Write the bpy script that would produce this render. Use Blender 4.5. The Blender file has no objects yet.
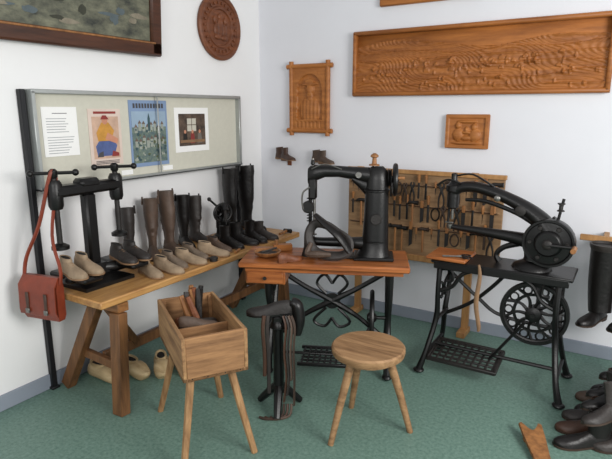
import bpy, bmesh, math, random
from mathutils import Vector, Matrix, noise
random.seed(4)
pi=math.pi
V=Vector
# ------------------------------------------------------------------ materials
def s2l(c):
    return tuple(((v/255)/12.92 if v/255<=.04045 else ((v/255+.055)/1.055)**2.4) for v in c)
MC={}
def mat(name,col,rough=.6,metal=0,var=.25,scale=8,stretch=(1,1,1),bump=.1,bscale=60,col2=None,coord='Object',spec=.5):
    if name in MC: return MC[name]
    m=bpy.data.materials.new(name); m.use_nodes=True
    nt=m.node_tree; N=nt.nodes; L=nt.links
    bs=N['Principled BSDF']
    c=s2l(col)
    c2=s2l(col2) if col2 else tuple(v*(1-var) for v in c)
    tc=N.new('ShaderNodeTexCoord'); mp=N.new('ShaderNodeMapping')
    mp.inputs['Scale'].default_value=stretch
    L.new(tc.outputs[coord],mp.inputs['Vector'])
    n=N.new('ShaderNodeTexNoise'); n.inputs['Scale'].default_value=scale; n.inputs['Detail'].default_value=6
    n.inputs['Roughness'].default_value=.65
    L.new(mp.outputs['Vector'],n.inputs['Vector'])
    r=N.new('ShaderNodeValToRGB')
    r.color_ramp.elements[0].position=.32; r.color_ramp.elements[1].position=.68
    r.color_ramp.elements[0].color=(*c2,1); r.color_ramp.elements[1].color=(*c,1)
    L.new(n.outputs['Fac'],r.inputs['Fac']); L.new(r.outputs['Color'],bs.inputs['Base Color'])
    bs.inputs['Roughness'].default_value=rough; bs.inputs['Metallic'].default_value=metal
    bs.inputs['Specular IOR Level'].default_value=spec
    if bump>0:
        n2=N.new('ShaderNodeTexNoise'); n2.inputs['Scale'].default_value=bscale; n2.inputs['Detail'].default_value=4
        L.new(mp.outputs['Vector'],n2.inputs['Vector'])
        b=N.new('ShaderNodeBump'); b.inputs['Strength'].default_value=bump; b.inputs['Distance'].default_value=.01
        L.new(n2.outputs['Fac'],b.inputs['Height']); L.new(b.outputs['Normal'],bs.inputs['Normal'])
    MC[name]=m; return m
def wood(name,col,axis='x',col2=None,rough=.5,var=.4,bump=.12,spec=.4):
    st={'x':(1,9,9),'y':(9,1,9),'z':(9,9,1)}[axis]
    return mat(name,col,rough,0,var,3.2,st,bump,14,col2,spec=spec)
iron=mat('black_iron',(15,14,14),.38,0,.3,20,bump=.1,bscale=90,spec=.4)
ironD=mat('dull_iron',(34,30,28),.55,.1,.4,20,bump=.25,bscale=90)
rust=mat('brown_iron',(66,50,40),.6,.2,.5,20,bump=.3,bscale=90)
steel=mat('worn_steel',(140,138,134),.35,.9,.4,30,bump=.1)
blk=mat('black_leather',(20,17,16),.42,0,.35,15,bump=.3,bscale=40,spec=.4)
blk2=mat('dusty_black_leather',(48,42,39),.55,0,.45,12,bump=.35,bscale=40)
brn=mat('brown_leather',(74,48,34),.5,0,.45,12,bump=.3,bscale=40)
satch=mat('red_brown_leather',(134,56,34),.42,0,.35,10,bump=.2,bscale=40)
gry=mat('grey_leather',(120,104,88),.7,0,.4,12,bump=.3,bscale=50)
bge=mat('beige_leather',(164,142,116),.75,0,.4,12,bump=.3,bscale=50)
grbr=mat('grey_brown_leather',(88,70,58),.6,0,.4,12,bump=.35,bscale=40)
inside=mat('opening_shade',(20,16,14),.9,0,.2,10,bump=0)  # near-black cap colour, stands in for the shade inside footwear openings
sole=mat('sole_leather',(60,44,33),.7,0,.3,20,bump=.1)
solel=mat('pale_sole_leather',(140,108,78),.7,0,.3,20,bump=.1)
wbench=wood('bench_wood',(196,152,94),'y',(144,98,54),.42)
wbenchx=wood('bench_wood_cross',(160,112,66),'x',(112,74,42),.5)
wbenchz=wood('bench_leg_wood',(136,94,58),'z',(84,56,34),.55)
wtab=wood('machine_table_wood',(174,106,56),'x',(118,64,32),.35)
wold=wood('old_crate_wood',(168,128,88),'x',(100,70,44),.65)
woldx=wood('old_crate_wood_b',(172,134,92),'x',(112,80,52),.65)
woldy=wood('old_crate_wood_c',(164,122,82),'y',(104,72,46),.65)
wleg=wood('crate_leg_wood',(176,138,96),'z',(124,90,58),.6)
wstool=wood('stool_wood',(168,132,94),'x',(112,82,54),.55)
wcarv=wood('carved_wood',(176,112,54),'x',(138,82,36),.5)
wcarvp=wood('carved_panel_wood',(168,104,48),'x',(124,72,32),.48)
wcarvd=wood('carved_wood_dark',(124,72,42),'y',(84,46,26),.5)
wboard=wood('tool_board_wood',(156,124,90),'x',(120,92,64),.65)
wpost=wood('tool_board_post_wood',(180,136,86),'z',(146,104,62),.55)
wpale=wood('pale_clog_wood',(206,184,144),'x',(170,144,104),.6)
whand=wood('handle_wood',(160,110,64),'z',(108,70,40),.5)
wframe=wood('picture_frame_wood',(84,50,34),'y',(54,32,22),.4)
white=mat('plaster_white',(230,230,230),.9,0,.03,3,bump=.04,bscale=120)
plrR=mat('plaster_white_b',(220,221,226),.9,0,.03,3,bump=.04,bscale=120)
base_m=mat('baseboard_paint',(138,146,158),.6,0,.06,5,bump=0)
alu=mat('aluminium',(176,180,178),.4,.6,.1,20,bump=0)
blkpl=mat('black_metal_post',(26,26,30),.5,.2,.2,20,bump=0)
felt=mat('case_back_board',(200,198,184),.9,0,.06,30,bump=.05,bscale=300)
paper=mat('white_paper',(236,236,234),.8,0,.02,30,bump=0)
ink=mat('printed_ink',(150,152,156),.8,0,.1,30,bump=0)
inkd=mat('printed_ink_dark',(70,70,74),.8,0,.1,30,bump=0)
fl=mat('green_linoleum',(116,144,132),.5,0,.2,60,bump=.02,bscale=200,col2=(80,109,98))
# ------------------------------------------------------------------ builder
class B:
    def __init__(s,name,loc=(0,0,0),rz=0,M=None):
        s.name=name; s.bm=bmesh.new(); s.mats=[]
        s.M=M if M else Matrix.Translation(V(loc))@Matrix.Rotation(rz,4,'Z')
        s.L=Matrix.Identity(4)
    def mi(s,m):
        if m not in s.mats: s.mats.append(m)
        return s.mats.index(m)
    def v(s,p): return s.bm.verts.new(s.L@V(p))
    def loft(s,rings,m,cap=True,closed=False,capm=None):
        i=s.mi(m); vs=[[s.v(p) for p in r] for r in rings]; n=len(vs[0])
        R=len(vs)
        for a in range(R if closed else R-1):
            A=vs[a];C=vs[(a+1)%R]
            for k in range(n):
                try:
                    f=s.bm.faces.new((A[k],A[(k+1)%n],C[(k+1)%n],C[k])); f.material_index=i
                except ValueError: pass
        if cap and not closed:
            for r,q in ((vs[0],1),(vs[-1],0)):
                try:
                    f=s.bm.faces.new(r if not q else r[::-1]); f.material_index=s.mi(capm) if (capm and not q) else i
                except ValueError: pass
        return vs
    def tube(s,pts,r,m,seg=8,closed=False,flat=1):
        pts=[V(p) for p in pts]; n=len(pts)
        if not hasattr(r,'__len__'): r=[r]*n
        rings=[]; up=None
        for i,p in enumerate(pts):
            if closed: t=(pts[(i+1)%n]-pts[i-1])
            else: t=(pts[min(i+1,n-1)]-pts[max(i-1,0)])
            t.normalize()
            if up is None:
                up=V((0,0,1)) if abs(t.z)<.9 else V((0,1,0))
            a=t.cross(up)
            if a.length<1e-4: a=t.cross(V((1,0,0)))
            a.normalize(); b=a.cross(t).normalized(); up=b
            rings.append([p+a*math.cos(2*pi*k/seg)*r[i]+b*math.sin(2*pi*k/seg)*r[i]*flat for k in range(seg)])
        s.loft(rings,m,closed=closed)
    def smooth(s,pts,r,m,seg=8,sub=5,closed=False,flat=1):
        pts=[V(p) for p in pts]; n=len(pts)
        if not hasattr(r,'__len__'): r=[r]*n
        out=[];rr=[]
        for i in range(n if closed else n-1):
            if closed: a,b,c,d=pts[i-1],pts[i],pts[(i+1)%n],pts[(i+2)%n]; r0,r1=r[i],r[(i+1)%n]
            else: a,b,c,d=pts[max(i-1,0)],pts[i],pts[i+1],pts[min(i+2,n-1)]; r0,r1=r[i],r[i+1]
            for k in range(sub):
                t=k/sub
                out.append(.5*((2*b)+(c-a)*t+(2*a-5*b+4*c-d)*t*t+(3*b-a-3*c+d)*t**3)); rr.append(r0+(r1-r0)*t)
        if not closed: out.append(pts[-1]); rr.append(r[-1])
        s.tube(out,rr,m,seg,closed,flat)
    def box(s,c,sz,m,R=None,bev=0.003):
        c=V(c); h=V(sz)/2
        R=R or Matrix.Identity(3)
        vs=[s.v(c+R@V((x*h.x,y*h.y,z*h.z))) for x in(-1,1) for y in(-1,1) for z in(-1,1)]
        F=[(0,1,3,2),(4,6,7,5),(0,4,5,1),(2,3,7,6),(0,2,6,4),(1,5,7,3)]
        i=s.mi(m); fs=[]
        for f in F:
            q=s.bm.faces.new([vs[k] for k in f]); q.material_index=i; fs.append(q)
        if bev>0:
            es=list({e for f in fs for e in f.edges})
            bmesh.ops.bevel(s.bm,geom=es,offset=min(bev,min(sz)*.3),segments=1,affect='EDGES',material=-1)
    def beam(s,p,q,w,h,m,bev=.003,roll=None):
        p=V(p);q=V(q);z=(q-p).normalized()
        ref=V(roll) if roll else (V((1,0,0)) if abs(z.x)<.9 else V((0,1,0)))
        y=z.cross(ref).normalized(); x=y.cross(z)
        R=Matrix((x,y,z)).transposed()
        s.box((p+q)/2,(w,h,(q-p).length),m,R,bev)
    def prism(s,poly,ext,m,bev=0):
        poly=[V(p) for p in poly];ext=V(ext);i=s.mi(m)
        a=[s.v(p) for p in poly]; b=[s.v(p+ext) for p in poly]; n=len(a); fs=[]
        fs.append(s.bm.faces.new(a[::-1])); fs.append(s.bm.faces.new(b))
        for k in range(n): fs.append(s.bm.faces.new((a[k],a[(k+1)%n],b[(k+1)%n],b[k])))
        for f in fs: f.material_index=i
        if bev>0:
            es=list({e for f in fs[:2] for e in f.edges})
            bmesh.ops.bevel(s.bm,geom=es,offset=bev,segments=2,affect='EDGES',material=-1)
    def lathe(s,o,ax,prof,m,seg=24,capm=None,closed=False):
        o=V(o);ax=V(ax).normalized()
        ref=V((0,0,1)) if abs(ax.z)<.9 else V((1,0,0))
        a=ax.cross(ref).normalized();b=ax.cross(a)
        s.loft([[o+ax*h+(a*math.cos(2*pi*k/seg)+b*math.sin(2*pi*k/seg))*max(r,.0005) for k in range(seg)] for r,h in prof],m,capm=capm,closed=closed)
    def ell(s,c,r,m,R=None,seg=12):
        c=V(c); R=R or Matrix.Identity(3)
        rings=[]
        for j in range(1,seg//2+2):
            ph=-pi/2+pi*(j-.5)/(seg//2+1)
            rings.append([c+R@V((r[0]*math.cos(ph)*math.cos(2*pi*k/seg),r[1]*math.cos(ph)*math.sin(2*pi*k/seg),r[2]*math.sin(ph))) for k in range(seg)])
        s.loft(rings,m)
    def done(s,ang=38):
        me=bpy.data.meshes.new(s.name)
        bmesh.ops.recalc_face_normals(s.bm,faces=s.bm.faces)
        for f in s.bm.faces: f.smooth=True
        s.bm.to_mesh(me); s.bm.free()
        for m in s.mats: me.materials.append(m)
        me.set_sharp_from_angle(angle=math.radians(ang))
        o=bpy.data.objects.new(s.name,me); o.matrix_world=s.M
        bpy.context.collection.objects.link(o); return o
def rotz(a): return Matrix.Rotation(a,3,'Z')
def T(x,y,z,rz=0,rx=0,ry=0):
    return Matrix.Translation((x,y,z))@Matrix.Rotation(rz,4,'Z')@Matrix.Rotation(ry,4,'Y')@Matrix.Rotation(rx,4,'X')

# ------------------------------------------------------------------ room
b=B('floor'); b.box((2.5,-2.75,-.05),(5.1,5.6,.1),fl,bev=0); b.done()
b=B('wall_left'); b.box((-.06,-2.75,1.35),(.12,5.6,2.7),white,bev=0); b.done()
b=B('wall_right'); b.box((2.5,.06,1.35),(5.24,.12,2.7),plrR,bev=0); b.done()
b=B('baseboard_left'); b.box((.007,-2.75,.045),(.014,5.5,.09),base_m); b.done()
b=B('baseboard_right'); b.box((2.52,-.007,.045),(5.0,.014,.09),base_m); b.done()

# ------------------------------------------------------------------ shoes
SEC=[(0.0,.055,.17),(.04,.095,.235),(.14,.12,.265),(.28,.12,.265),(.40,.115,.25),(.52,.13,.205),(.66,.16,.16),(.80,.16,.135),(.91,.125,.115),(.97,.08,.09),(1.0,.035,.06)]
def shoe(b,x,y,z,ang,L=.27,m=None,sm=None,kind='low',H=.4,lean=0,tip=None,wsc=1.0,fat=1.3):
    m=m or blk; sm=sm or sole
    old=b.L; b.L=old@T(x,y,z,ang)@(Matrix.Rotation(tip[0],4,tip[1]) if tip else Matrix.Identity(4))@Matrix.Translation((-L*.45,0,0))
    def lift(t): return L*(.035+.06*max(0,1-t/.45)**.8+.05*max(0,t-.8)**1.2)
    n=16; rings=[]
    for t,w,h in SEC:
        w*=L*wsc; r=[];lz=lift(t)
        for k in range(n):
            a=2*pi*k/n; ca,sa=math.cos(a),math.sin(a)
            if sa>=0:
                zz=lz+h*L*(sa**.8); xx=w*(abs(ca)**.75)*(1 if ca>=0 else -1)*(1-.25*sa*(1 if t<.5 else .4))
            else: zz=lz-.002; xx=w*(abs(ca)**.6)*(1 if ca>=0 else -1)
            r.append((t*L,xx,zz))
        rings.append(r)
    b.loft(rings,m)
    left=[]
    for t,w,h in SEC: left.append((t*L,(w*wsc+.012)*L,lift(t)))
    b.loft([[(px,pw,lz+.001),(px,-pw,lz+.001),(px,-pw,lz-.03*L),(px,pw,lz-.03*L)] for px,pw,lz in left],sm)
    hp=[(t*L,(w*wsc+.008)*L) for t,w,h in SEC if t<.29]
    top=[(px,pw) for px,pw in hp]+[(px,-pw) for px,pw in hp[::-1]]
    b.prism([(px,pw,0) for px,pw in top],(0,0,L*.075),sm)
    def oval(cx,cz,lx,ly,n=16,tilt=0):
        return [(cx+lx*math.cos(2*pi*k/n),ly*math.sin(2*pi*k/n),cz+tilt*math.cos(2*pi*k/n)) for k in range(n)]
    if kind=='low':
        zt=lift(.2)+.262*L
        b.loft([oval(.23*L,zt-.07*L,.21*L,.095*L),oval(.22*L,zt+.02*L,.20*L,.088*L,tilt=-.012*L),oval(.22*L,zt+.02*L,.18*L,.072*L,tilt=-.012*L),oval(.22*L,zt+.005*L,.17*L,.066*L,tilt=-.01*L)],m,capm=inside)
        for q in (.47,.53,.59):
            h=lift(q)+L*(.25-(q-.40)*.42)
            b.tube([(q*L,-.07*L,h-.03*L),(q*L,0,h+.006*L),(q*L,.07*L,h-.03*L)],.009*L,sm,5)
    elif kind in('boot','ankle'):
        z0=lift(.2)+.14*L
        if kind=='ankle': prof=[(0,.20,.105),(.3,.205,.10),(.7,.20,.105),(1,.215,.115)]; ft=1
        else: prof=[(0,.20,.105),(.12,.19,.095),(.2,.175,.095),(.26,.19,.105),(.32,.18,.105),(.42,.20,.125),(.5,.195,.125),(.7,.215,.14),(.8,.205,.14),(.9,.215,.14),(1,.21,.145)]; ft=fat
        rr=[]
        for u,lx,ly in prof:
            g=1+(ft-1)*min(1,u*3)
            wob=random.uniform(-.018,.018)*L
            rr.append(oval(.22*L+lean*u*H+wob,z0+(H-z0)*u,lx*L*g,ly*L*g,tilt=(0 if u<1 else .03*L)))
        u,lx,ly=prof[-1]
        rr.append(oval(.22*L+lean*H,H,lx*L*.92*g,ly*L*.88*g,tilt=.03*L))
        rr.append(oval(.22*L+lean*.85*H,H*.8,lx*L*.85,ly*L*.8))
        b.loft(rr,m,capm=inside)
        if kind=='boot':
            for s in (-1,1): b.tube([(.22*L+lean*H,s*ly*L*g,H+.012),(.22*L+lean*H,s*(ly*L*g+.003),H-.04)],.006,m,5)
    b.L=old

Z=.6605
# ------------------------------------------------------------------ workbench
b=B('cobblers_workbench')
b.box((.325,-1.255,.64),(.55,1.87,.04),wbench,bev=.006)
b.box((.24,-1.255,.613),(.36,1.80,.016),wbenchx)
for y in (-2.04,-.52):
    b.box((.32,y,.585),(.52,.07,.05),wbenchx)
    b.beam((.56,y-.02,.56),(.585,y-.07 if y<-1 else y,0.0),.075,.06,wbenchz)
    b.beam((.36,y,.57),(.07,y-.03,0.01),.07,.055,wbenchz)
    b.beam((.18,y+.005,.24),(.56,y-.02,.24),.03,.05,wbenchz)
b.beam((.37,-2.03,.245),(.37,-.53,.245),.03,.06,wbenchz)
b.beam((.37,-1.8,.245),(.45,-2.04,.56),.04,.04,wbenchz)
b.done()

# ------------------------------------------------------------------ display case
b=B('notice_display_case')
y0,y1,z0,z1=-2.10,-.38,1.18,1.70
b.box((.02,(y0+y1)/2,(z0+z1)/2),(.04,y1-y0,z1-z0),felt)
fw_=.022
for z in (z0,z1): b.box((.04,(y0+y1)/2,z),(.08,y1-y0+fw_,fw_),alu)
for y in (y0,y1): b.box((.04,y,(z0+z1)/2),(.08,fw_,z1-z0),alu)
b.box((.04,(y0+y1)/2,z0-.004),(.082,y1-y0+.03,.01),blkpl)
b.box((.072,-1.24,z0+.26),(.006,.010,z1-z0),alu)
b.done()
b=B('display_case_post'); b.box((.02,y0-.032,.855),(.035,.03,1.71),blkpl); b.box((.02,y0-.032,.008),(.05,.05,.016),blkpl); b.done()
b=B('display_case_post'); b.box((.02,y1+.032,.855),(.035,.03,1.71),blkpl); b.box((.02,y1+.032,.008),(.05,.05,.016),blkpl); b.done()
def poster(name,y0,y1,z0,z1,fn,M=None):
    b=B(name); b.box((.0425,(y0+y1)/2,(z0+z1)/2),(.003,y1-y0,z1-z0),paper if fn is None else fn[0],bev=0)
    return b
b=poster('typed_notice',-2.046,-1.83,1.35,1.62,None)
for i in range(16):
    z=1.585-i*.0145
    if i in (1,8): continue
    w=random.uniform(.11,.17) if i else .09
    b.box((.0445,-1.938-(.17-w)/2*(0 if i==0 else 1),z),(.001,w,.0035),inkd if i==0 else ink,bev=0)
b.done()
pink=mat('poster_cream',(216,198,186),.8,0,.1,12,bump=0); blue=mat('poster_blue',(84,100,150),.8,0,.3,20,bump=0)
yel=mat('poster_yellow',(206,150,66),.8,0,.3,20,bump=0); skin=mat('poster_peach',(200,140,112),.8,0,.2,20,bump=0)
red=mat('poster_red',(140,54,50),.8,0,.2,20,bump=0)
b=poster('illustrated_poster',-1.758,-1.525,1.275,1.61,(pink,))
b.box((.0445,-1.64,1.44),(.001,.19,.25),mat('poster_tan',(206,172,150),.8,0,.25,15,bump=0),bev=0)
def flat(b,c,ry,rz_,m,x=.0455,n=14,ph=0):
    b.prism([(x,c[0]+ry*math.cos(2*pi*k/n+ph),c[1]+rz_*math.sin(2*pi*k/n+ph)) for k in range(n)],(.0004,0,0),m)
def pol(b,pts,m,x): b.prism([(x,p[0],p[1]) for p in pts],(.0004,0,0),m)
pol(b,[(-1.71,1.33),(-1.59,1.33),(-1.565,1.39),(-1.60,1.45),(-1.67,1.45),(-1.72,1.39)],blue,.0455)
pol(b,[(-1.70,1.42),(-1.61,1.42),(-1.58,1.48),(-1.62,1.53),(-1.67,1.53),(-1.71,1.47)],yel,.046)
pol(b,[(-1.63,1.47),(-1.555,1.43),(-1.565,1.40),(-1.65,1.43)],skin,.0465)
flat(b,(-1.645,1.54),.02,.022,skin,.0465); pol(b,[(-1.675,1.548),(-1.615,1.548),(-1.635,1.572),(-1.66,1.572)],red,.047)
pol(b,[(-1.61,1.325),(-1.555,1.325),(-1.555,1.345),(-1.60,1.36)],red,.0465); pol(b,[(-1.715,1.325),(-1.67,1.325),(-1.67,1.36),(-1.70,1.35)],inkd,.0465)
for i in range(3): b.box((.0445,-1.64,1.30-i*.008),(.001,.17,.004),inkd,bev=0)
b.box((.0445,-1.64,1.588),(.001,.16,.014),red,bev=0)
b.done()
pnt=mat('poster_painting_green',(120,134,116),.8,0,.5,40,bump=0,col2=(66,88,98))
b=poster('landscape_print',-1.457,-1.135,1.24,1.665,(mat('poster_blue_border',(126,148,180),.8,0,.1,8,bump=0),))
b.box((.0445,-1.296,1.43),(.001,.29,.33),pnt,bev=0)
b.box((.045,-1.296,1.545),(.001,.29,.10),mat('poster_sky',(150,172,192),.8,0,.15,8,bump=0),bev=0)
for i in range(11): b.box((.0445,-1.415+i*.024,1.63),(.001,.016,.03),inkd,bev=0)
gable=[mat('print_roof',(112,96,88),.8,0,.3,20,bump=0),mat('print_olive',(90,98,66),.8,0,.3,20,bump=0),mat('print_pale',(158,164,154),.8,0,.2,20,bump=0),mat('print_teal',(60,86,92),.8,0,.3,20,bump=0)]
for i in range(16):
    y=-1.41+(i%8)*.032; z=1.50-(i//8)*.09+random.uniform(-.01,.02); h=random.uniform(.03,.05)
    pol(b,[(y-.012,z-h),(y+.012,z-h),(y+.012,z),(y-.012,z)],gable[2],.0458+i*.00002)
    pol(b,[(y-.015,z),(y+.015,z),(y,z+.022)],gable[0],.0462+i*.00002)
pol(b,[(-1.31,1.47),(-1.29,1.47),(-1.29,1.55),(-1.30,1.585),(-1.31,1.55)],gable[3],.0468)
for i in range(60): flat(b,(-1.296+random.uniform(-.13,.13),random.uniform(1.275,1.49)),random.uniform(.005,.013),random.uniform(.005,.012),random.choice(gable[1:]),.047+i*.00002,7)
b.done()
b=poster('workshop_photograph',-1.066,-.72,1.31,1.62,None)
b.box((.0445,-.893,1.465),(.001,.27,.225),mat('photo_dark',(104,86,72),.8,0,.5,18,bump=0,col2=(52,42,36)),bev=0)
b.box((.045,-.90,1.50),(.001,.09,.09),mat('photo_window',(194,190,176),.8,0,.1,18,bump=0),bev=0)
b.box((.0455,-.90,1.50),(.001,.005,.09),MC['photo_dark'],bev=0); b.box((.0455,-.90,1.50),(.001,.09,.005),MC['photo_dark'],bev=0)
for i in range(3):
    y=-.97+i*.075; c=[ironD,red,mat('photo_grey',(120,112,104),.8,bump=0)][i]
    pol(b,[(y-.025,1.37),(y+.025,1.37),(y+.016,1.44),(y-.016,1.44)],c,.0458); flat(b,(y,1.452),.011,.013,skin,.046)
pol(b,[(-1.02,1.375),(-.77,1.375),(-.77,1.395),(-1.02,1.395)],solel,.0466)
b.done()
for y in (-1.50,-1.15):
    b=B('name_label'); b.box((.0425,y,1.215),(.003,.09,.03),paper,bev=0); b.done()

# ------------------------------------------------------------------ framed painting
b=B('framed_painting',M=Matrix.Translation((.03,0,1.945))@Matrix.Rotation(math.radians(3),4,'Y'))
Y0,Y1,H=-2.75,-1.165,.95
pm=mat('painting_canvas',(118,118,98),.6,0,.5,5,(1,1.5,3),.3,30,col2=(40,44,40))
b.box((0.01,(Y0+Y1)/2,H/2),(.02,Y1-Y0-.1,H-.1),pm)
for z in (.045,H-.045):
    b.box((.02,(Y0+Y1)/2,z),(.045,Y1-Y0,.09),wframe,bev=.012)
    b.box((.04,(Y0+Y1)/2,z+(.035 if z<.2 else -.035)),(.012,Y1-Y0-.12,.012),whand,bev=.003)
for y in (Y0+.045,Y1-.045):
    b.box((.02,y,H/2),(.045,.09,H-.01),wframe,bev=.012)
for i in range(60):
    m=random.choice([mat('paint_dark_olive',(54,56,42),.6,0,.4,20),mat('paint_stone',(136,128,110),.6,0,.4,20),mat('paint_blue_grey',(84,96,100),.6,0,.3,20)])
    c=(random.uniform(Y0+.15,Y1-.15),random.uniform(.12,.5)); ry=random.uniform(.03,.09);rz_=random.uniform(.01,.03)
    b.prism([(.0205+i*.00004,max(Y0+.09,min(Y1-.09,c[0]+ry*math.cos(k*pi/6)*random.uniform(.7,1.1))),c[1]+rz_*math.sin(k*pi/6)*random.uniform(.6,1.2)) for k in range(12)],(.0004,0,0),m)
b.done()

# ------------------------------------------------------------------ carved works
def relief(b,u0,u1,v0,v1,fn,m,nu,nv,plane='y'):
    i=b.mi(m); g=[]
    for a in range(nu+1):
        row=[]
        for c in range(nv+1):
            u=u0+(u1-u0)*a/nu; v=v0+(v1-v0)*c/nv; h=fn(a/nu,c/nv)
            row.append(b.v((u,-h,v) if plane=='y' else (h,u,v)))
        g.append(row)
    for a in range(nu):
        for c in range(nv):
            f=b.bm.faces.new((g[a][c],g[a+1][c],g[a+1][c+1],g[a][c+1])); f.material_index=i
houses=[(random.uniform(.25,.8),random.uniform(.36,.55),random.uniform(.007,.012)) for _ in range(30)]+[(random.uniform(.02,.98),random.uniform(.1,.6),random.uniform(.006,.010)) for _ in range(14)]
trees=[(random.uniform(.02,.98),random.uniform(.06,.5)) for _ in range(60)]
def land(u,v):
    h=.006
    for k,(base,amp,fr) in enumerate(((.80,.10,2.6),(.68,.08,3.3),(.57,.05,4),(.42,.07,3),(.27,.06,4),(.13,.05,5))):
        e=base+amp*noise.noise(V((u*fr,k*3.1,0)))*1.8
        if v<e: h=.010+.005*k+.006*math.exp(-((e-v)/.03)**2)
    h+=.002*math.sin((v*3+u*6+noise.noise(V((u*5,v*3,7)))*1.5)*26)
    h+=.002*noise.noise(V((u*60,v*16,1)))
    for (a,c,s) in houses:
        du=abs(u-a)/s; dv=(v-c)/(s*3.4)
        if du<1 and -1<dv<1:
            if dv<0 or dv<1-du*.9: h+=.008
    for (a,c) in trees:
        d=((u-a)/.006)**2+((v-c)/(.045))**2
        if d<1: h+=.009*(1-d)
    return h
b=B('carved_landscape_panel')
x0,x1,z0,z1=.90,2.62,1.705,2.17
b.box(((x0+x1)/2,-.005,(z0+z1)/2),(x1-x0,.008,z1-z0),wcarvp)
for z in (z0+.015,z1-.015): b.box(((x0+x1)/2,-.025,z),(x1-x0,.050,.030),wcarvp,bev=.008)
for x in (x0+.015,x1-.015): b.box((x,-.025,(z0+z1)/2),(.030,.050,z1-z0-.02),wcarvp,bev=.008)
relief(b,x0+.028,x1-.028,z0+.028,z1-.028,land,wcarvp,420,110)
b.done(80)
b=B('carved_wood_picture')
b.box((1.46,-.0175,2.50),(.72,.035,.34),wcarv,bev=.008); b.box((1.46,-.04,2.50),(.62,.01,.24),wcarv)
for i in range(9): b.ell((1.2+i*.065,-.046,2.47+.03*math.sin(i*2)),(.04,.01,.05),wcarv)
b.done()
b=B('carved_portrait_plaque')
x0,x1,z0,z1=.32,.70,1.42,1.965
b.box(((x0+x1)/2,-.006,(z0+z1)/2),(x1-x0-.03,.012,z1-z0-.03),wcarv)
for z in (z0+.02,z1-.02):
    b.tube([(x0-.02,-.03,z),(x1+.02,-.03,z)],.019,wcarv,8)
for x in (x0+.02,x1-.02): b.tube([(x,-.03,z0-.02),(x,-.03,z1+.02)],.019,wcarv,8)
def port(u,v):
    h=.036+.001*noise.noise(V((u*20,v*26,3)))
    dx=(u-.5)/.37; arch=(v<.62 and abs(dx)<1) or (v>=.62 and dx*dx+((v-.62)/.27)**2<1)
    if v<.16:
        return .036-(.004 if (.03<v<.13 and math.sin(u*55)>.1 and .1<u<.9) else 0)
    if arch: h-=.022
    if arch:
        d=((u-.5)/.12)**2+((v-.66)/.10)**2
        if d<1: h+=.026*math.sqrt(1-d)
        d=((u-.5)/.07)**2+((v-.56)/.08)**2
        if d<1: h=max(h,.032)
        d=((u-.5)/.30)**2+((v-.30)/.24)**2
        if d<1: h=max(h,.014+.022*math.sqrt(1-d)+.002*math.sin(u*60))
        d=((u-.5)/.23)**2+((v-.735)/.025)**2
        if d<1: h=.040
        d=((u-.5)/.12)**2+((v-.77)/.05)**2
        if d<1: h=.038
        d=((u-.5)/.05)**2+((v-.60)/.04)**2
        if d<1: h+=.005
    return h
relief(b,x0+.03,x1-.03,z0+.03,z1-.03,port,wcarv,90,120)
b.done(80)
b=B('carved_figure_plaque')
x0,x1,z0,z1=1.63,1.93,1.34,1.575
b.box(((x0+x1)/2,-.011,(z0+z1)/2),(x1-x0,.022,z1-z0),wcarv,bev=.006)
def fig(u,v):
    h=.023
    if u<.07 or u>.93 or v<.09 or v>.91: return h+.012
    for a,c,s,t in ((.3,.68,.075,.11),(.68,.64,.075,.11),(.3,.40,.13,.20),(.7,.38,.14,.20),(.5,.30,.16,.08),(.5,.47,.12,.05),(.5,.80,.25,.05),(.5,.15,.36,.05),(.5,.55,.05,.1)):
        d=((u-a)/s)**2+((v-c)/t)**2
        if d<1: h=max(h,.023+.018*math.sqrt(1-d))
    return h+.001*noise.noise(V((u*18,v*16,5)))
relief(b,x0+.005,x1-.005,z0+.005,z1-.005,fig,wcarv,90,70)
b.done(80)
b=B('round_carved_plaque')
o=(.0,-.52,2.21)
b.lathe(o,(1,0,0),[(.22,0),(.236,.008),(.238,.028),(.225,.036),(.205,.032),(.198,.022),(.15,.022),(.144,.030),(.130,.030),(.124,.020),(.001,.020)],wcarvd,48)
for k in range(26):
    a=2*pi*k/26; b.box((.027,-.52+.174*math.cos(a),2.21+.174*math.sin(a)),(.012,.022,.014),wcarvd,Matrix.Rotation(a,3,'X'),.002)
for a,c,r,s in ((0,.0,.035,.07),(-.045,-.02,.03,.05),(.045,-.02,.03,.05),(0,.075,.025,.025),(-.03,-.07,.04,.02),(.04,-.075,.04,.02),(.06,.05,.02,.03),(-.06,.05,.02,.03)):
    b.ell((.022,-.52+a,2.21+c),(.014,r,s),wcarvd)
b.done()

# ------------------------------------------------------------------ small shoes on brackets
for x,z,m,h in ((.30,1.20,brn,.13),(.66,1.19,grbr,.13)):
    b=B('small_shoe_on_bracket')
    b.box((x+.0,-.05,z-.006),(.05,.10,.008),wcarvd); b.box((x,-.004,z-.03),(.04,.008,.05),wcarvd)
    shoe(b,x-.03,-.06,z-.002,math.radians(-15),.19,m,solel,'ankle',H=.10)
    shoe(b,x+.05,-.11,z-.002,math.radians(-25),.19,m,solel,'ankle',H=.10)
    b.done()

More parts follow.
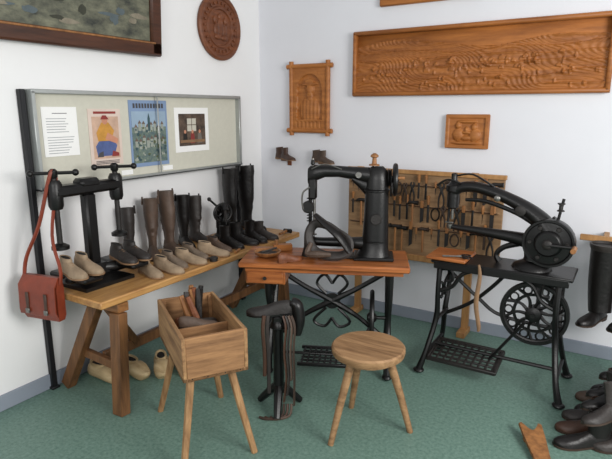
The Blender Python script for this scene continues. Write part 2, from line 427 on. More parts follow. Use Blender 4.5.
# ------------------------------------------------------------------ tool board
b=B('tool_board')
yb=-.10
b.box((1.50,yb,.845),(1.16,.02,.65),wboard)
b.box((1.50,yb-.012,1.165),(1.18,.03,.03),wpost); b.box((1.50,yb-.012,.53),(1.18,.03,.045),wpost)
for x in (1.0,1.87):
    b.box((x,yb+.03,.59),(.05,.035,1.18),wpost); b.box((x,yb,.02),(.06,.16,.04),wpost)
for z in (1.07,.92,.76): b.box((1.50,yb-.016,z),(1.12,.012,.016),wboard)
b.done()
b=B('hanging_hand_tools')
def plier(x,z,s,m):
    y=yb-.035
    b.smooth([(x-.022*s,y,z-.16*s),(x-.024*s,y,z-.08*s),(x,y,z),(x+.018*s,y,z+.04*s),(x+.004,y,z+.065*s)],[.005,.006,.009,.008,.004],m,6,3)
    b.smooth([(x+.022*s,y-.006,z-.16*s),(x+.024*s,y-.006,z-.08*s),(x,y-.006,z),(x-.018*s,y-.006,z+.04*s),(x-.004,y-.006,z+.065*s)],[.005,.006,.009,.008,.004],m,6,3)
    b.lathe((x,y-.018,z),(0,1,0),[(.011*s,0),(.011*s,.018)],m,8)
def hammer(x,z,s,m):
    y=yb-.035
    b.tube([(x,y,z-.18*s),(x,y,z-.08*s),(x,y,z+.05*s)],[.011*s,.008,.008],whand,7)
    b.smooth([(x-.05*s,y,z+.035*s),(x-.02,y,z+.05*s),(x+.03*s,y,z+.05*s),(x+.055*s,y,z+.05*s)],[.006,.012,.013,.018],m,8,3)
def rasp(x,z,s,m):
    y=yb-.033
    b.box((x,y,z-.02),(.02*s,.006,.16*s),m); b.lathe((x,y,z+.05*s),(0,0,1),[(.008,0),(.014*s,.02),(.011,.05*s),(.013,.07*s),(.004,.08*s)],whand,8)
def awl(x,z,s,m):
    y=yb-.035
    b.lathe((x,y,z),(0,0,1),[(.006,0),(.012*s,.02),(.015*s,.05*s),(.008,.07*s),(.002,.075*s)],whand,8)
    b.tube([(x,y,z),(x,y,z-.08*s)],[.004,.001],m,5)
def knife(x,z,s,m):
    y=yb-.033
    b.prism([(x-.012,y,z-.14*s),(x+.012,y,z-.11*s),(x+.014,y,z+.03),(x-.014,y,z+.03)],(0,.004,0),ironD)
    b.box((x,y,z+.07*s),(.024,.014,.08*s),whand)
def wrench(x,z,s,m):
    y=yb-.033
    b.tube([(x,y,z-.14*s),(x,y,z+.03)],.007,m,6)
    b.smooth([(x-.025,y,z+.075),(x-.028,y,z+.045),(x,y,z+.025),(x+.028,y,z+.045),(x+.025,y,z+.075)],.008,m,6,3)
def strapw(x,z,s,m):
    y=yb-.033
    b.tube([(x+.03*math.cos(k*pi/6),y,z+.045*math.sin(k*pi/6)-.03) for k in range(12)],.006,m,6,True)
fn=[plier,hammer,rasp,awl,knife,hammer,plier,strapw,awl,rasp]
ms=[iron,ironD,rust,ironD]
for row,zr in enumerate((1.065,.90,.73)):
    x=.97
    while x<2.04:
        if not(row==2 and x<1.1): fn[random.randrange(10)](x,zr+random.uniform(-.02,.015),random.uniform(.58,.88),random.choice(ms))
        x+=random.uniform(.042,.072)
for z in (1.07,.92,.76): b.tube([(.95,yb-.026,z),(2.05,yb-.026,z)],.004,brn,5)
b.done()

# ------------------------------------------------------------------ sewing machine + table
SM=T(.85,-1.41,0,math.radians(24.5))
def wheel(b,c,ax,R,r,m,sp=6,hub=.03,curve=.35):
    c=V(c); ax=V(ax).normalized(); ref=V((0,0,1)); a=ax.cross(ref).normalized(); d=ax.cross(a)
    b.tube([c+(a*math.cos(2*pi*k/36)+d*math.sin(2*pi*k/36))*R for k in range(36)],r,m,8,True)
    b.lathe(c-ax*hub,ax,[(hub*.6,0),(hub,.01),(hub,2*hub-.01),(hub*.6,2*hub)],m,14)
    for k in range(sp):
        t=2*pi*k/sp+.3; p=a*math.cos(t)+d*math.sin(t); q=a*math.cos(t+curve)+d*math.sin(t+curve)
        b.smooth([c+p*hub*.8,c+q*R*.55,c+p*(R-.002)],[r*.8,r*.6,r*.7],m,6,4)
b=B('treadle_sewing_table',M=SM)
b.box((.505,.19,.7025),(1.01,.40,.035),wtab,bev=.008)
b.box((.505,.19,.672),(.94,.34,.03),wtab)
b.box((.16,.17,.625),(.24,.30,.085),wtab); b.box((.16,.012,.625),(.22,.012,.07),wtab); b.lathe((.16,-.012,.625),(0,1,0),[(.010,0),(.012,.008),(.005,.02)],ironD,10)
for u in (.17,.90):
    for v0,s in ((.04,1),(.34,-1)):
        b.smooth([(u,v0,.657),(u,v0+.02*s,.5),(u,v0+.09*s,.33),(u,v0+.02*s,.15),(u,v0-.02*s,.02)],[.022,.020,.018,.020,.024],iron,8)
        b.ell((u,v0-.02*s,.02),(.03,.035,.019),iron)
        b.smooth([(u,v0+.03*s,.60),(u,v0+.12*s,.56),(u,v0+.10*s,.47),(u,v0+.05*s,.50)],.010,iron,6)
        b.smooth([(u,v0+.02*s,.14),(u,v0+.10*s,.18),(u,v0+.12*s,.10),(u,v0+.06*s,.08)],.010,iron,6)
    b.tube([(u,.03,.11),(u,.35,.11)],.011,iron); b.tube([(u,.05,.64),(u,.33,.64)],.014,iron)
    b.tube([(u,.12,.33),(u,.26,.33)],.013,iron)
b.smooth([(.17,.32,.60),(.35,.33,.48),(.54,.33,.38),(.72,.33,.27),(.90,.32,.12)],[.018,.016,.022,.016,.018],iron,8)
b.smooth([(.90,.32,.60),(.72,.33,.48),(.54,.33,.38),(.35,.33,.27),(.17,.32,.12)],[.018,.016,.022,.016,.018],iron,8)
b.lathe((.54,.315,.38),(0,1,0),[(.05,0),(.055,.012),(.05,.03)],iron,20)
for s in (-1,1):
    b.smooth([(.54+.04*s,.33,.43),(.54+.10*s,.33,.50),(.54+.05*s,.33,.56),(.54,.33,.50)],.010,iron,6)
    b.smooth([(.54+.04*s,.33,.33),(.54+.12*s,.33,.24),(.54+.05*s,.33,.20),(.54,.33,.26)],.010,iron,6)
b.tube([(.17,.12,.10),(.90,.12,.10)],.009,iron)
for k in range(9): b.box((.38+k*.035,.10,.095),(.012,.24,.012),iron)
for k in range(6): b.box((.52,-.01+k*.044,.095),(.30,.012,.012),iron)
for z,yy in ((.095,-.02),(.095,.22)): b.box((.52,yy,z),(.33,.02,.02),iron)
wheel(b,(.80,.17,.34),(1,0,0),.16,.014,iron,6)
b.tube([(.80,.17,.34),(.90,.17,.34)],.012,iron); b.tube([(.785,.17,.27),(.70,.12,.10)],.008,iron)
b.done()

b=B('leather_sewing_machine',M=SM)
zt=.7205
b.box((.80,.20,zt+.010),(.24,.20,.020),iron,bev=.008)
b.box((.58,.20,zt+.008),(.24,.12,.016),iron,bev=.006)
def rr(cx,cy,z,hx,hy,n=24,p=.85):
    o=[]
    for k in range(n):
        a=2*pi*k/n; ca,sa=math.cos(a),math.sin(a)
        o.append((cx+hx*abs(ca)**p*(1 if ca>=0 else -1),cy+hy*abs(sa)**p*(1 if sa>=0 else -1),z))
    return o
b.loft([rr(.80,.2,zt+.015,.100,.09),rr(.80,.2,zt+.035,.096,.084),rr(.805,.2,zt+.06,.084,.074),rr(.808,.2,zt+.12,.079,.070),rr(.81,.2,zt+.28,.072,.066),rr(.81,.2,zt+.40,.070,.062),rr(.81,.2,zt+.48,.066,.058),rr(.81,.2,zt+.535,.058,.05),rr(.81,.2,zt+.558,.035,.03)],iron)
for zz in (.10,.41): b.lathe((.807,.2,zt+zz),(0,0,1),[(.070,0),(.078,.004),(.078,.012),(.070,.016)],iron,28)
def sec(x,z,hz,hy,n=16):
    return [(x,.2+hy*math.cos(2*pi*k/n),z+hz*math.sin(2*pi*k/n)) for k in range(n)]
b.loft([sec(.86,zt+.49,.03,.035),sec(.82,zt+.50,.05,.045),sec(.74,zt+.505,.047,.04),sec(.67,zt+.515,.038,.034),sec(.58,zt+.525,.034,.030),sec(.50,zt+.525,.036,.03),sec(.445,zt+.515,.048,.032),sec(.41,zt+.50,.056,.03),sec(.395,zt+.495,.045,.02)],iron)
b.loft([sec(.77,zt+.42,.07,.03),sec(.72,zt+.45,.04,.026),sec(.66,zt+.485,.015,.02)],iron)
b.box((.425,.2,zt+.42),(.05,.055,.13),iron,bev=.01)
b.tube([(.425,.2,zt+.60),(.425,.2,zt+.5)],.008,steel); b.lathe((.425,.2,zt+.56),(0,0,1),[(.008,0),(.014,.01),(.010,.03),(.003,.04)],iron,10)
b.tube([(.435,.195,zt+.38),(.435,.195,zt+.20)],.009,steel); b.tube([(.435,.195,zt+.20),(.435,.195,zt+.12)],.003,steel,5)
b.tube([(.41,.2,zt+.40),(.41,.2,zt+.17)],.011,iron)
b.tube([(.405+.015*math.cos(k*.9),.2+.015*math.sin(k*.9),zt+.21+k*.0025) for k in range(64)],.004,iron,5)
b.box((.415,.2,zt+.165),(.03,.02,.03),iron); b.box((.425,.2,zt+.135),(.05,.018,.008),steel)
b.lathe((.40,.17,zt+.31),(0,1,0),[(.034,-.012),(.038,-.006),(.038,.006),(.034,.012)],iron,16)
b.smooth([(.41,.17,zt+.43),(.37,.16,zt+.40),(.365,.16,zt+.33),(.38,.165,zt+.28)],.006,steel,6)
b.smooth([(.80,.2,zt+.085),(.62,.2,zt+.09),(.48,.2,zt+.09),(.39,.2,zt+.095)],[.050,.030,.027,.025],iron,14)
b.lathe((.405,.2,zt+.0),(0,0,1),[(.05,0),(.042,.03),(.034,.06),(.034,.118),(.028,.122)],iron,18)
b.tube([(.84,.2,zt+.49),(.94,.2,zt+.49)],.014,iron)
wheel(b,(.915,.2,zt+.48),(1,0,0),.085,.014,iron,5,.02)
b.lathe((.87,.2,zt+.49),(1,0,0),[(.05,0),(.055,.006),(.045,.012),(.055,.018),(.05,.024)],iron,20)
b.tube([(.915,.12,zt+.50),(.965,.12,zt+.50)],.009,whand)
b.tube([(.79,.2,zt+.54),(.79,.2,zt+.635)],.006,steel)
b.lathe((.79,.2,zt+.563),(0,0,1),[(.032,0),(.032,.006),(.015,.010),(.012,.045),(.024,.05),(.024,.060),(.008,.072)],whand,14)
b.lathe((.70,.165,zt+.51),(0,1,0),[(.018,-.012),(.018,.0),(.008,.008)],steel,12)
b.smooth([(.60,.17,zt+.54),(.50,.165,zt+.57),(.42,.17,zt+.54)],.004,steel,6)
b.lathe((.808,.124,zt+.25),(0,1,0),[(.03,0),(.034,.006),(.02,.012)],ironD,18)
b.done()
b=B('leather_boot_upper',M=SM@T(.55,.135,zt+.03,0))
b.smooth([(-.11,0,.18),(-.14,-.02,.11),(-.10,-.04,.03),(.0,-.05,.0),(.09,-.04,.02),(.10,-.02,.09),(.03,-.01,.14),(-.04,0,.18)],.018,blk2,8,5,True,flat=1.6)
b.smooth([(-.10,-.04,.25),(-.04,-.06,.20),(.04,-.08,.14),(.11,-.08,.04)],[.022,.036,.046,.032],blk,12,5,flat=.5)
b.smooth([(-.12,-.05,.08),(-.14,-.07,.02),(-.08,-.09,.02),(0,-.09,.02)],[.012,.02,.022,.012],grbr,8,4)
b.done()
b=B('wooden_bowl_of_nails',M=SM@T(.15,.15,zt,0))
b.lathe((0,0,0),(0,0,1),[(.05,0),(.075,.015),(.085,.035),(.076,.035),(.065,.020)],whand,20,capm=ironD)
b.tube([(-.03,-.03,.03),(.05,.04,.045)],.006,ironD,6); b.done()
b=B('wooden_shoe_last',M=SM@T(.30,.05,zt,math.radians(40)))
shoe(b,0,0,0,0,.17,wcarvd,wcarvd,'x'); b.done()
b=B('wooden_block',M=SM@T(.22,.30,zt+.02,.3))
b.box((0,0,0),(.12,.05,.04),wcarv); b.tube([(-.04,0,.02),(-.04,0,.05)],.012,whand,8); b.done()

# ------------------------------------------------------------------ patcher machine and stand (right)
b=B('iron_treadle_stand')
yc=-.62
for x in (1.86,2.52):
    sgn=-1 if x<2 else 1
    for s in (-1,1):
        b.smooth([(x,yc+s*.10,.70),(x,yc+s*.12,.52),(x+sgn*.01,yc+s*.09,.34),(x+sgn*.04,yc+s*.17,.14),(x+sgn*.07,yc+s*.20,.02)],[.018,.015,.018,.016,.022],iron,8)
        b.ell((x+sgn*.07,yc+s*.20,.018),(.035,.03,.017),iron)
        b.smooth([(x,yc+s*.11,.58),(x,yc+s*.02,.54),(x,yc+s*.03,.46),(x,yc+s*.08,.48)],.009,iron,6)
    b.tube([(x+sgn*.04,yc-.17,.13),(x+sgn*.04,yc+.17,.13)],.011,iron); b.tube([(x,yc-.10,.34),(x,yc+.10,.34)],.012,iron)
for x,s in ((1.86,1),(2.52,-1)):
    b.smooth([(x,yc-.10,.52),(x+.08*s,yc-.10,.56),(x+.13*s,yc-.10,.64),(x+.20*s,yc-.10,.68)],[.014,.012,.012,.014],iron,8)
    b.smooth([(x+.01*s,yc-.10,.66),(x+.07*s,yc-.10,.66),(x+.08*s,yc-.10,.60),(x+.04*s,yc-.10,.59)],.009,iron,6)
b.tube([(1.86,yc+.12,.62),(2.52,yc+.12,.62)],.013,iron)
b.smooth([(1.86,yc+.1,.60),(2.05,yc+.1,.45),(2.2,yc+.1,.36),(2.52,yc+.1,.34)],.012,iron,8)
b.smooth([(1.84,yc+.1,.30),(2.0,yc+.1,.40),(2.12,yc+.1,.52),(2.2,yc+.1,.62)],.012,iron,8)
b.tube([(1.82,yc,.13),(2.56,yc,.13)],.012,iron)
b.box((2.20,yc,.711),(.78,.27,.020),iron,bev=.006)
b.box((1.90,yc-.02,.7325),(.24,.25,.021),wtab,bev=.006)
for s in (-1,1): b.box((2.2,yc+s*.13,.69),(.74,.014,.04),iron)
tr=T(2.03,yc-.04,.11,0,math.radians(8))
b.L=tr
for k in range(10): b.box((-.19+k*.042,0,0),(.014,.25,.012),ironD)
for k in range(6): b.box((0,-.11+k*.044,0),(.40,.014,.012),ironD)
for s in (-1,1): b.box((0,s*.125,0),(.42,.02,.022),ironD); b.box((s*.205,0,0),(.02,.26,.022),ironD)
b.L=Matrix.Identity(4)
wheel(b,(2.40,yc-.03,.46),(0,1,0),.172,.014,iron,10,.045,.25)
b.tube([(2.40+.11*math.cos(k*pi/14),yc-.03,.46+.11*math.sin(k*pi/14)) for k in range(28)],.009,iron,6,True)
for k in range(10):
    a=2*pi*k/10; b.tube([(2.40+.14*math.cos(a)+.024*math.cos(j*pi/5),yc-.03,.46+.14*math.sin(a)+.024*math.sin(j*pi/5)) for j in range(10)],.006,iron,5,True)
b.lathe((2.40,yc-.055,.46),(0,1,0),[(.170,.0),(.186,.0),(.188,.012),(.182,.022),(.188,.034),(.186,.046),(.170,.046)],iron,40,closed=True)
b.tube([(2.40,yc-.09,.46),(2.40,yc+.13,.46)],.014,iron); b.tube([(2.36,yc-.09,.41),(2.18,yc-.06,.13)],.009,iron)
b.tube([(2.40,yc+.12,.62),(2.40,yc+.12,.42)],.014,iron)
b.done()

b=B('shoe_patching_machine')
zp=.7215
b.lathe((2.36,yc,zp),(0,0,1),[(.11,0),(.10,.02),(.05,.045),(.04,.09)],iron,24)
b.smooth([(2.36,yc,zp+.05),(2.36,yc,.84),(2.42,yc,.90)],[.045,.045,.06],iron,14)
o=(2.44,yc-.06,.885)
b.lathe(o,(0,1,0),[(.06,-.03),(.07,-.022),(.075,-.005),(.115,.0),(.122,-.012),(.133,-.012),(.136,.0),(.136,.05),(.128,.062),(.09,.062),(.05,.09)],iron,40)
b.lathe((o[0],o[1]-.05,o[2]),(0,1,0),[(.018,0),(.026,.006),(.026,.03)],ironD,16)
for k in range(6):
    a=k*pi/3; b.lathe((o[0]+.095*math.cos(a),o[1]-.012,o[2]+.095*math.sin(a)),(0,1,0),[(.010,0),(.013,.004),(.013,.016)],ironD,10)
b.tube([(2.44,yc-.10,.885),(2.58,yc-.10,.885)],[.012,.009],iron); b.tube([(2.575,yc-.10,.885),(2.575,yc-.18,.885)],.014,whand,10)
b.smooth([(2.44,yc,.93),(2.36,yc,1.02),(2.22,yc,1.10),(2.05,yc,1.155),(1.94,yc,1.155),(1.885,yc,1.12)],[.08,.058,.044,.040,.040,.038],iron,14,6,flat=.8)
b.smooth([(2.40,yc,.95),(2.26,yc,1.025),(2.08,yc,1.08),(1.96,yc,1.08)],[.02,.014,.013,.01],iron,8)
b.lathe((1.885,yc,1.02),(0,0,1),[(.024,0),(.036,.01),(.036,.10),(.045,.11),(.045,.14),(.03,.15),(.018,.17),(.018,.21),(.010,.215)],iron,18)
b.tube([(1.885,yc,1.03),(1.885,yc,.955)],.009,steel); b.tube([(1.865,yc,1.04),(1.862,yc,.935)],.008,iron); b.box((1.87,yc,.933),(.05,.018,.008),steel)
b.smooth([(1.93,yc-.03,1.18),(1.86,yc-.05,1.20),(1.80,yc-.05,1.16)],[.007,.006,.010],iron,6)
b.smooth([(1.90,yc,1.22),(2.0,yc-.02,1.235),(2.12,yc-.01,1.17)],.006,iron,6)
b.lathe((2.28,yc-.06,1.05),(0,1,0),[(.02,0),(.03,.004),(.03,.02),(.02,.03)],ironD,14)
b.lathe((2.15,yc-.06,1.11),(0,1,0),[(.012,0),(.018,.004),(.018,.03)],steel,12)
b.smooth([(2.38,yc,.86),(2.25,yc,.885),(2.05,yc,.90),(1.93,yc,.905),(1.87,yc,.91)],[.055,.036,.024,.018,.016],iron,12)
b.lathe((1.875,yc,.895),(0,0,1),[(.016,0),(.02,.01),(.02,.028),(.012,.032)],steel,12)
b.tube([(2.47,yc,1.0),(2.49,yc,1.13)],.008,iron); b.lathe((2.48,yc,1.06),(0,0,1),[(.02,0),(.02,.005),(.011,.01),(.011,.035),(.02,.04),(.02,.045)],ironD,12)
b.tube([(2.44,yc,.98),(2.47,yc,1.01)],.03,iron,10)
b.smooth([(2.30,yc-.0,.86),(2.20,yc-.0,.82),(2.16,yc,.77),(2.18,yc,zp+.01)],[.02,.016,.014,.022],iron,8)
b.done()
b=B('steel_scissors')
for s in (-1,1):
    b.L=T(1.95,yc-.09,.749,.4)
    b.tube([(-.08,s*.01,0),(.03,-s*.006,0)],[.003,.007],steel,5)
    b.tube([(.06+.028*math.cos(k*pi/5),-s*.026+.018*math.sin(k*pi/5),.0) for k in range(10)],.004,iron,5,True)
b.done()
b=B('hanging_leather_strap')
b.smooth([(2.10,yc-.152,.735),(2.11,yc-.155,.66),(2.10,yc-.155,.50),(2.125,yc-.155,.36),(2.12,yc-.155,.33)],[.006,.012,.014,.012,.005],solel,8,5,flat=.4)
b.done()
# ------------------------------------------------------------------ press on bench
b=B('sole_press')
x=.27
b.loft([[(x+dx*a,-1.97+dy*c,Z+h) for dx,dy in ((1,1),(-1,1),(-1,-1),(1,-1))] for a,c,h in ((.14,.16,0),(.14,.16,.02),(.06,.08,.05),(.05,.05,.11))],iron)
for s in (-1,1):
    b.smooth([(x,-1.97,Z+.08),(x+.05,-1.97+s*.10,Z+.07),(x+.06,-1.97+s*.2,Z+.07),(x+.10,-1.97+s*.20,Z+.08)],[.035,.03,.025,.02],iron,10)
    b.box((x+.06,-1.97+s*.155,Z+.085),(.30,.12,.03),iron,bev=.01)
b.box((x,-1.97,Z+.30),(.06,.07,.40),iron,bev=.012)
b.box((x,-1.97,Z+.53),(.08,.42,.06),iron,bev=.015)
b.box((x,-1.97,Z+.56),(.09,.12,.05),iron,bev=.015)
for s in (-1,1):
    y=-1.97+s*.19
    b.lathe((x,y,Z+.44),(0,0,1),[(.03,0),(.038,.02),(.038,.13),(.028,.15)],iron,18)
    b.tube([(x,y,Z+.24),(x,y,Z+.64)],.015,ironD,10)
    b.lathe((x,y,Z+.22),(0,0,1),[(.015,0),(.045,.008),(.045,.025),(.018,.04)],iron,18)
    b.lathe((x,y,Z+.60),(0,0,1),[(.014,0),(.022,.01),(.022,.04),(.01,.05)],iron,14)
    b.tube([(x-.06,y-.08,Z+.628),(x,y,Z+.628),(x+.06,y+.08,Z+.628)],.009,iron,8)
    for q in (-1,1): b.ell((x+.063*q,y+.085*q,Z+.628),(.018,.018,.018),iron)
b.done()
for y,m in ((-2.125,bge),(-1.80,blk2)):
    b=B('leather_shoe')
    shoe(b,x+.09,y-.045,Z+.101,math.radians(-10),.25,m,solel)
    shoe(b,x+.09,y+.05,Z+.101,math.radians(-8),.25,m,solel)
    b.done()

b=B('leather_satchel',M=T(.22,-2.235,.525,math.radians(12)))
b.loft([[( -.12*a,-.05*c-.0,h),(.12*a,-.05*c,h),(.12*a,.0,h),(-.12*a,.0,h)] for a,c,h in ((.9,.8,0),(1,1,.03),(1,1.0,.18),(.96,.6,.225))],satch)
fl_=[(-.125,-.062,.03),(-.12,-.07,.06),(-.12,-.064,.19),(-.117,-.03,.236),(-.115,.004,.232)]
fl2=[(-p[0],p[1],p[2]) for p in fl_]
b.loft([[p,q,(q[0],q[1]+.006,q[2]-.004),(p[0],p[1]+.006,p[2]-.004)] for p,q in zip(fl_,fl2)],satch)
for s in (-.06,.06):
    b.box((s,-.071,.10),(.02,.006,.11),brn); b.box((s,-.076,.055),(.026,.006,.026),steel)
b.smooth([(-.12,-.02,.20),(-.10,-.01,.32),(.0,.0,.50),(.06,.03,.72),(.07,.055,.775),(.06,.085,.73),(.07,.01,.45),(.12,-.01,.28),(.12,-.02,.20)],.009,satch,6,5,flat=1.2)
b.done()
# ------------------------------------------------------------------ shoes on bench
def S(name,lst):
    b=B(name)
    for a in lst: shoe(b,*a[:3],math.radians(a[3]),*a[4:7],**(a[7] if len(a)>7 else {}))
    return b.done()
S('leather_riding_boots',[(.17,-.60,Z,-25,.28,blk,sole,dict(kind='boot',H=.50,fat=1.4)),(.21,-.43,Z,-10,.28,blk,sole,dict(kind='boot',H=.51,fat=1.4))])
S('tall_leather_boots',[(.16,-1.43,Z,-38,.26,grbr,sole,dict(kind='boot',H=.38,fat=1.3,lean=.03)),(.19,-1.28,Z,-18,.26,grbr,sole,dict(kind='boot',H=.41,fat=1.35,lean=-.05))])
S('black_leather_boots',[(.15,-1.12,Z,-30,.26,blk,sole,dict(kind='boot',H=.36,lean=.04)),(.14,-.97,Z,-15,.26,blk2,sole,dict(kind='boot',H=.33,fat=1.4,lean=-.04))])
S('black_laced_boot',[(.14,-1.60,Z,-35,.25,blk2,sole,dict(kind='boot',H=.34,fat=1.2))])
S('beige_low_shoes',[(.44,-1.725,Z,-14,.24,bge,solel),(.48,-1.62,Z,-2,.24,bge,solel)])
S('beige_low_shoes',[(.42,-1.515,Z,-8,.24,gry,solel),(.46,-1.415,Z,6,.24,bge,solel)])
S('grey_low_shoes',[(.40,-1.31,Z,-6,.24,gry,solel),(.46,-1.20,Z,10,.24,bge,solel)])
S('brown_low_shoes',[(.41,-1.08,Z,-8,.24,grbr,solel)])
S('black_ankle_shoes',[(.42,-.96,Z,-12,.25,blk,sole,dict(kind='ankle',H=.14)),(.44,-.85,Z,4,.25,blk,sole,dict(kind='ankle',H=.15))])
S('black_ankle_shoes',[(.46,-.73,Z,-16,.25,blk,sole,dict(kind='ankle',H=.14)),(.47,-.63,Z,-4,.25,blk2,sole,dict(kind='ankle',H=.12))])
b=B('small_hand_press')
b.lathe((.20,-.80,Z),(0,0,1),[(.06,0),(.06,.02),(.035,.04),(.03,.10)],iron,20)
b.smooth([(.20,-.80,Z+.08),(.20,-.80,Z+.20),(.25,-.82,Z+.25),(.28,-.84,Z+.22)],[.036,.032,.030,.024],iron,10)
wheel(b,(.24,-.82,Z+.20),(1,-.5,0),.065,.011,iron,5,.016)
b.tube([(.28,-.84,Z+.24),(.28,-.84,Z+.10)],.012,ironD); b.box((.27,-.83,Z+.12),(.06,.05,.05),iron)
b.tube([(.20,-.80,Z+.22),(.17,-.88,Z+.30)],.008,iron); b.ell((.17,-.885,Z+.305),(.015,.015,.015),iron)
b.done()
b=B('cobblers_hammer')
b.tube([(.53,-.40,Z+.018),(.55,-.53,Z+.018)],[.012,.010],whand,8)
b.tube([(.50,-.395,Z+.019),(.57,-.405,Z+.019)],[.012,.018],iron,8)
b.done()
b=B('polish_tin'); b.lathe((.57,-1.31,Z),(0,0,1),[(.026,0),(.026,.014),(.028,.014),(.028,.024),(.024,.026)],ironD,20); b.done()
b=B('shoe_knife'); b.tube([(.55,-1.02,Z+.009),(.575,-1.10,Z+.009)],[.008,.009],whand,8); b.prism([(.553,-1.03,Z+.006),(.543,-1.03,Z+.006),(.52,-.95,Z+.006),(.535,-.945,Z+.006)],(0,0,.003),steel); b.done()

# ------------------------------------------------------------------ wooden clogs under bench
def clog(b,x,y,z,a,L=.28):
    old=b.L; b.L=old@T(x,y,z,a)
    S_=[(0,.03,.07),(.05,.04,.085),(.2,.046,.085),(.42,.045,.08),(.55,.05,.095),(.7,.052,.09),(.85,.045,.07),(.95,.028,.06),(1,.008,.062)]
    rings=[]
    for t,w,h in S_:
        lo=.0 if t<.85 else (t-.85)*.25
        rings.append([((t-.5)*L,w*abs(math.cos(q))**.6*(1 if math.cos(q)>=0 else -1),lo+(h-lo)*(.5+.5*math.sin(q))) for q in [2*pi*k/16 for k in range(16)]])
    b.loft(rings,wpale)
    cx=-.22*L
    b.loft([[(cx+l*math.cos(2*pi*k/14),w*math.sin(2*pi*k/14),h) for k in range(14)] for l,w,h in ((.07,.036,.07),(.072,.036,.096),(.06,.028,.096),(.055,.024,.087))],wpale,capm=inside)  # shallow collar, its dark cap paints the shade of a hollow
    b.L=old
for x,y,a in ((.19,-1.90,0),(.31,-1.77,-10),(.42,-1.66,-40),(.51,-1.57,-30)):
    b=B('wooden_clog'); clog(b,x,y,0,math.radians(a),.26); b.done()

# ------------------------------------------------------------------ crate on legs
CM=T(1.07,-1.99,0,math.radians(-33))
b=B('wooden_tool_crate',M=CM)
Lx,Wy,zb,zt2=.56,.30,.435,.64
b.box((0,0,zb+.01),(Lx,Wy,.02),wold)
for s in (-1,1):
    b.box((0,s*(Wy/2-.009),(zb+zt2)/2),(Lx,.018,zt2-zb),woldx)
    b.box((s*(Lx/2-.009),0,(zb+zt2)/2+.0),(.018,Wy-.034,zt2-zb),woldy)
    for y in (-1,1): b.box((s*(Lx/2-.027),y*(Wy/2-.028),(zb+zt2)/2),(.018,.02,zt2-zb-.02),woldy)
    for q in (-.11,-.04,.04,.11): b.lathe((s*(Lx/2-.002),q,zb+.012),(s,0,0),[(.003,0),(.003,.003)],ironD,6)
b.box((.03,0,zb+.085),(.014,Wy-.036,.13),woldy)
for sx in (-1,1):
    for sy in (-1,1):
        b.tube([(sx*.17,sy*.09,zb+.0),(sx*.225,sy*.13,.21),(sx*.28,sy*.17,0)],[.020,.018,.016],wleg,8)
        b.box((sx*.17,sy*.09,zb-.008),(.06,.05,.016),wold)
b.done()
b=B('shoe_lasts_and_rasps',M=CM)
z=zb+.021
for i in range(8):
    x=-.21+i*.024; a=random.uniform(-.2,.3)
    b.L=T(x,random.uniform(-.06,.06),z+.02,0,a,random.uniform(-.3,.0))
    b.tube([(0,0,-.0),(0,0,.13),(0,0,.235)],[.012,.018,.013],[whand,blk,wcarvd,whand,ironD,blk2,whand,wcarvd][i],8)
b.L=Matrix.Identity(4)
for i in range(4):
    shoe(b,-.17+i*.05,(-1)**i*.01,z+.04+.02*i,math.radians(90+random.uniform(-20,20)),.19,[blk,wcarvd,blk2,grbr][i],sole,'x')
for i in range(4): shoe(b,.085+i*.045,.01*(-1)**i,z+.03,math.radians(80+i*9),.19,[ironD,gry,blk2,brn][i],sole,'x')
b.done()

# ------------------------------------------------------------------ last stand with straps
b=B('cobblers_last_stand',M=T(1.28,-1.62,0,math.radians(31)))
for k in range(3):
    a=2*pi*k/3+.5
    b.smooth([(0,0,.14),(.05*math.cos(a),.05*math.sin(a),.10),(.13*math.cos(a),.13*math.sin(a),.015)],[.030,.024,.018],iron,8)
b.tube([(0,0,.10),(0,0,.50)],[.030,.026],iron,12)
b.lathe((0,0,.47),(0,0,1),[(.03,0),(.045,.01),(.045,.03),(.03,.05)],iron,16)
b.box((0.0,0,.525),(.06,.06,.05),iron,bev=.01)
shoe(b,-.03,0,.545,math.radians(180),.25,ironD,iron,'x')
b.smooth([(.07,0,.62),(.10,0,.60),(.11,0,.52),(.10,0,.44)],[.028,.040,.042,.03],iron,12,5,flat=.8)
for i in range(4):
    l=[.07,.11,.20,.05][i]
    b.smooth([(.03+.014*i,-.045,.56),(.045+.015*i,-.06,.50),(.035+.016*i,-.058,.36),(.045+.014*i,-.058,.22),(.03+.018*i,-.055,l)],.009,[brn,blk2,grbr,sole][i],6,4,flat=.5)
for i in range(2):
    b.smooth([(-.05-.02*i,-.045,.56),(-.055-.022*i,-.055,.48),(-.05-.02*i,-.055,.34),(-.05-.022*i,-.05,.12+.1*i)],.010,[blk2,brn][i],6,4,flat=.5)
for i in range(3):
    b.smooth([(.03+.02*i,-.055,.06),(.02+.02*i,-.09,.012),(-.05+.02*i,-.12,.008),(-.10+.03*i,-.10,.008)],.007,[sole,brn,grbr][i],6,4)
b.done()

# ------------------------------------------------------------------ stool
b=B('round_wooden_stool',M=T(1.775,-1.555,0,0))
b.lathe((0,0,.425),(0,0,1),[(.165,0),(.178,.006),(.182,.02),(.182,.036),(.174,.044),(.02,.041)],wstool,40)
b.lathe((0,0,.40),(0,0,1),[(.13,0),(.14,.005),(.14,.026)],wstool,30)
for fx,fy in ((-.095,-.205),(.20,.10),(-.16,.15)):
    b.tube([(fx*.45,fy*.45,.415),(fx*.75,fy*.75,.2),(fx,fy,0)],[.022,.019,.015],wstool,10)
b.done()

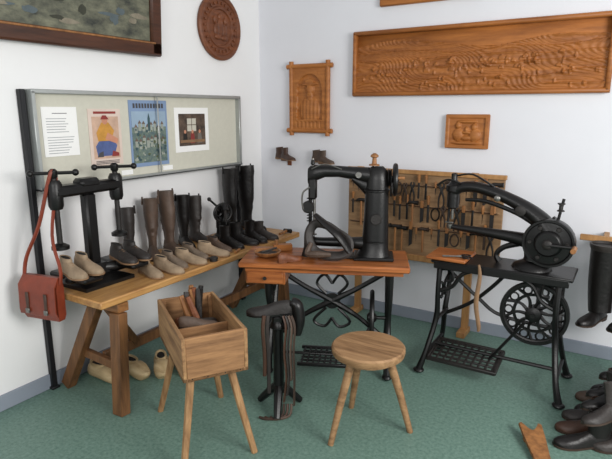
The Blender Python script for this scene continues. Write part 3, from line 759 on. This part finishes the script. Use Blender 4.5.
# ------------------------------------------------------------------ right: boots on rack, floor pile
b=B('wooden_boot_rack')
b.box((2.86,-.16,.835),(.60,.03,.035),wpost)
for x in (2.70,3.10): b.box((x,-.0725,.835),(.03,.145,.03),wpost)
b.done()
b=B('hanging_rubber_boots')
for i,x in enumerate((2.71,2.87)):
    b.smooth([(x,-.29,.82),(x,-.29,.62),(x+.005,-.30,.48),(x+.01,-.31,.42)],[.080,.074,.066,.062],blk,14,5,flat=1.0)
    b.lathe((x,-.29,.80),(0,0,1),[(.080,0),(.088,.02),(.088,.035),(.078,.035),(.072,-.03)],blk2,16,capm=inside)
    shoe(b,x-.02,-.34,.36,math.radians(-115),.27,blk,sole,'x')
    b.tube([(x,-.215,.80),(x,-.17,.81)],.012,whand)
b.done()
pl=[(2.74,-1.12,0,-150,blk,'ankle'),(2.74,-.99,0,-160,brn,'ankle'),(2.76,-.86,0,-165,blk2,'ankle'),(2.80,-.74,0,-150,blk,'ankle'),(2.80,-.60,0,-160,grbr,'ankle'),(2.86,-.46,0,-150,blk,'ankle'),(2.90,-1.05,0,-150,blk2,'ankle'),(2.92,-.80,0,-140,blk,'ankle')]
b=B('old_boot_pile')
for (x,y,z,a,m,k) in pl: shoe(b,x,y,z,math.radians(a),.27,m,sole,k,H=.19)
for (x,y,z,a,m,k) in pl[0:6]: shoe(b,x+.08,y+.03,z+.15,math.radians(a+20),.26,random.choice([blk,brn,blk2]),sole,k,H=.17,tip=(.25,'X'))
b.done()
b=B('wooden_boot_jack',M=T(2.545,-1.27,0,math.radians(112)))
b.L=T(0,0,0.02,0,0,math.radians(-6))
b.prism([(-.14,-.035,0),(.05,-.05,0),(.14,-.055,0),(.15,-.04,0),(.10,-.018,0),(.085,0,0),(.10,.018,0),(.15,.04,0),(.14,.055,0),(.05,.05,0),(-.14,.035,0)],(0,0,.018),whand,.003)
b.L=Matrix.Identity(4); b.box((.06,0,.015),(.03,.09,.03),whand)
b.done()

# ------------------------------------------------------------------ lights
w=bpy.data.worlds.new('World'); bpy.context.scene.world=w; w.use_nodes=True
bg=w.node_tree.nodes['Background']; bg.inputs[0].default_value=(.95,.97,1,1); bg.inputs[1].default_value=.52
def area(name,loc,tgt,sx,sy,e,c=(1,1,1)):
    l=bpy.data.lights.new(name,'AREA'); l.shape='RECTANGLE'; l.size=sx; l.size_y=sy; l.energy=e; l.color=c
    o=bpy.data.objects.new(name,l); o.location=loc
    o.rotation_euler=(V(tgt)-V(loc)).to_track_quat('-Z','Y').to_euler(); bpy.context.collection.objects.link(o)
area('window_light_side',(4.7,-2.4,2.0),(0,-1.5,.9),1.6,1.3,120,(1,.985,.96))
area('window_light_rear',(2.6,-5.0,2.1),(1.4,-.5,.8),1.8,1.4,52,(1,.99,.97))
# ------------------------------------------------------------------ camera
cd=bpy.data.cameras.new('camera'); cd.sensor_width=36; cd.lens=530/612*36
co=bpy.data.objects.new('camera',cd); co.location=(2.782,-3.788,1.6); co.rotation_euler=(math.radians(90-12.65),0,math.radians(31.5))
bpy.context.collection.objects.link(co); bpy.context.scene.camera=co
bpy.context.scene.view_settings.view_transform='Standard'
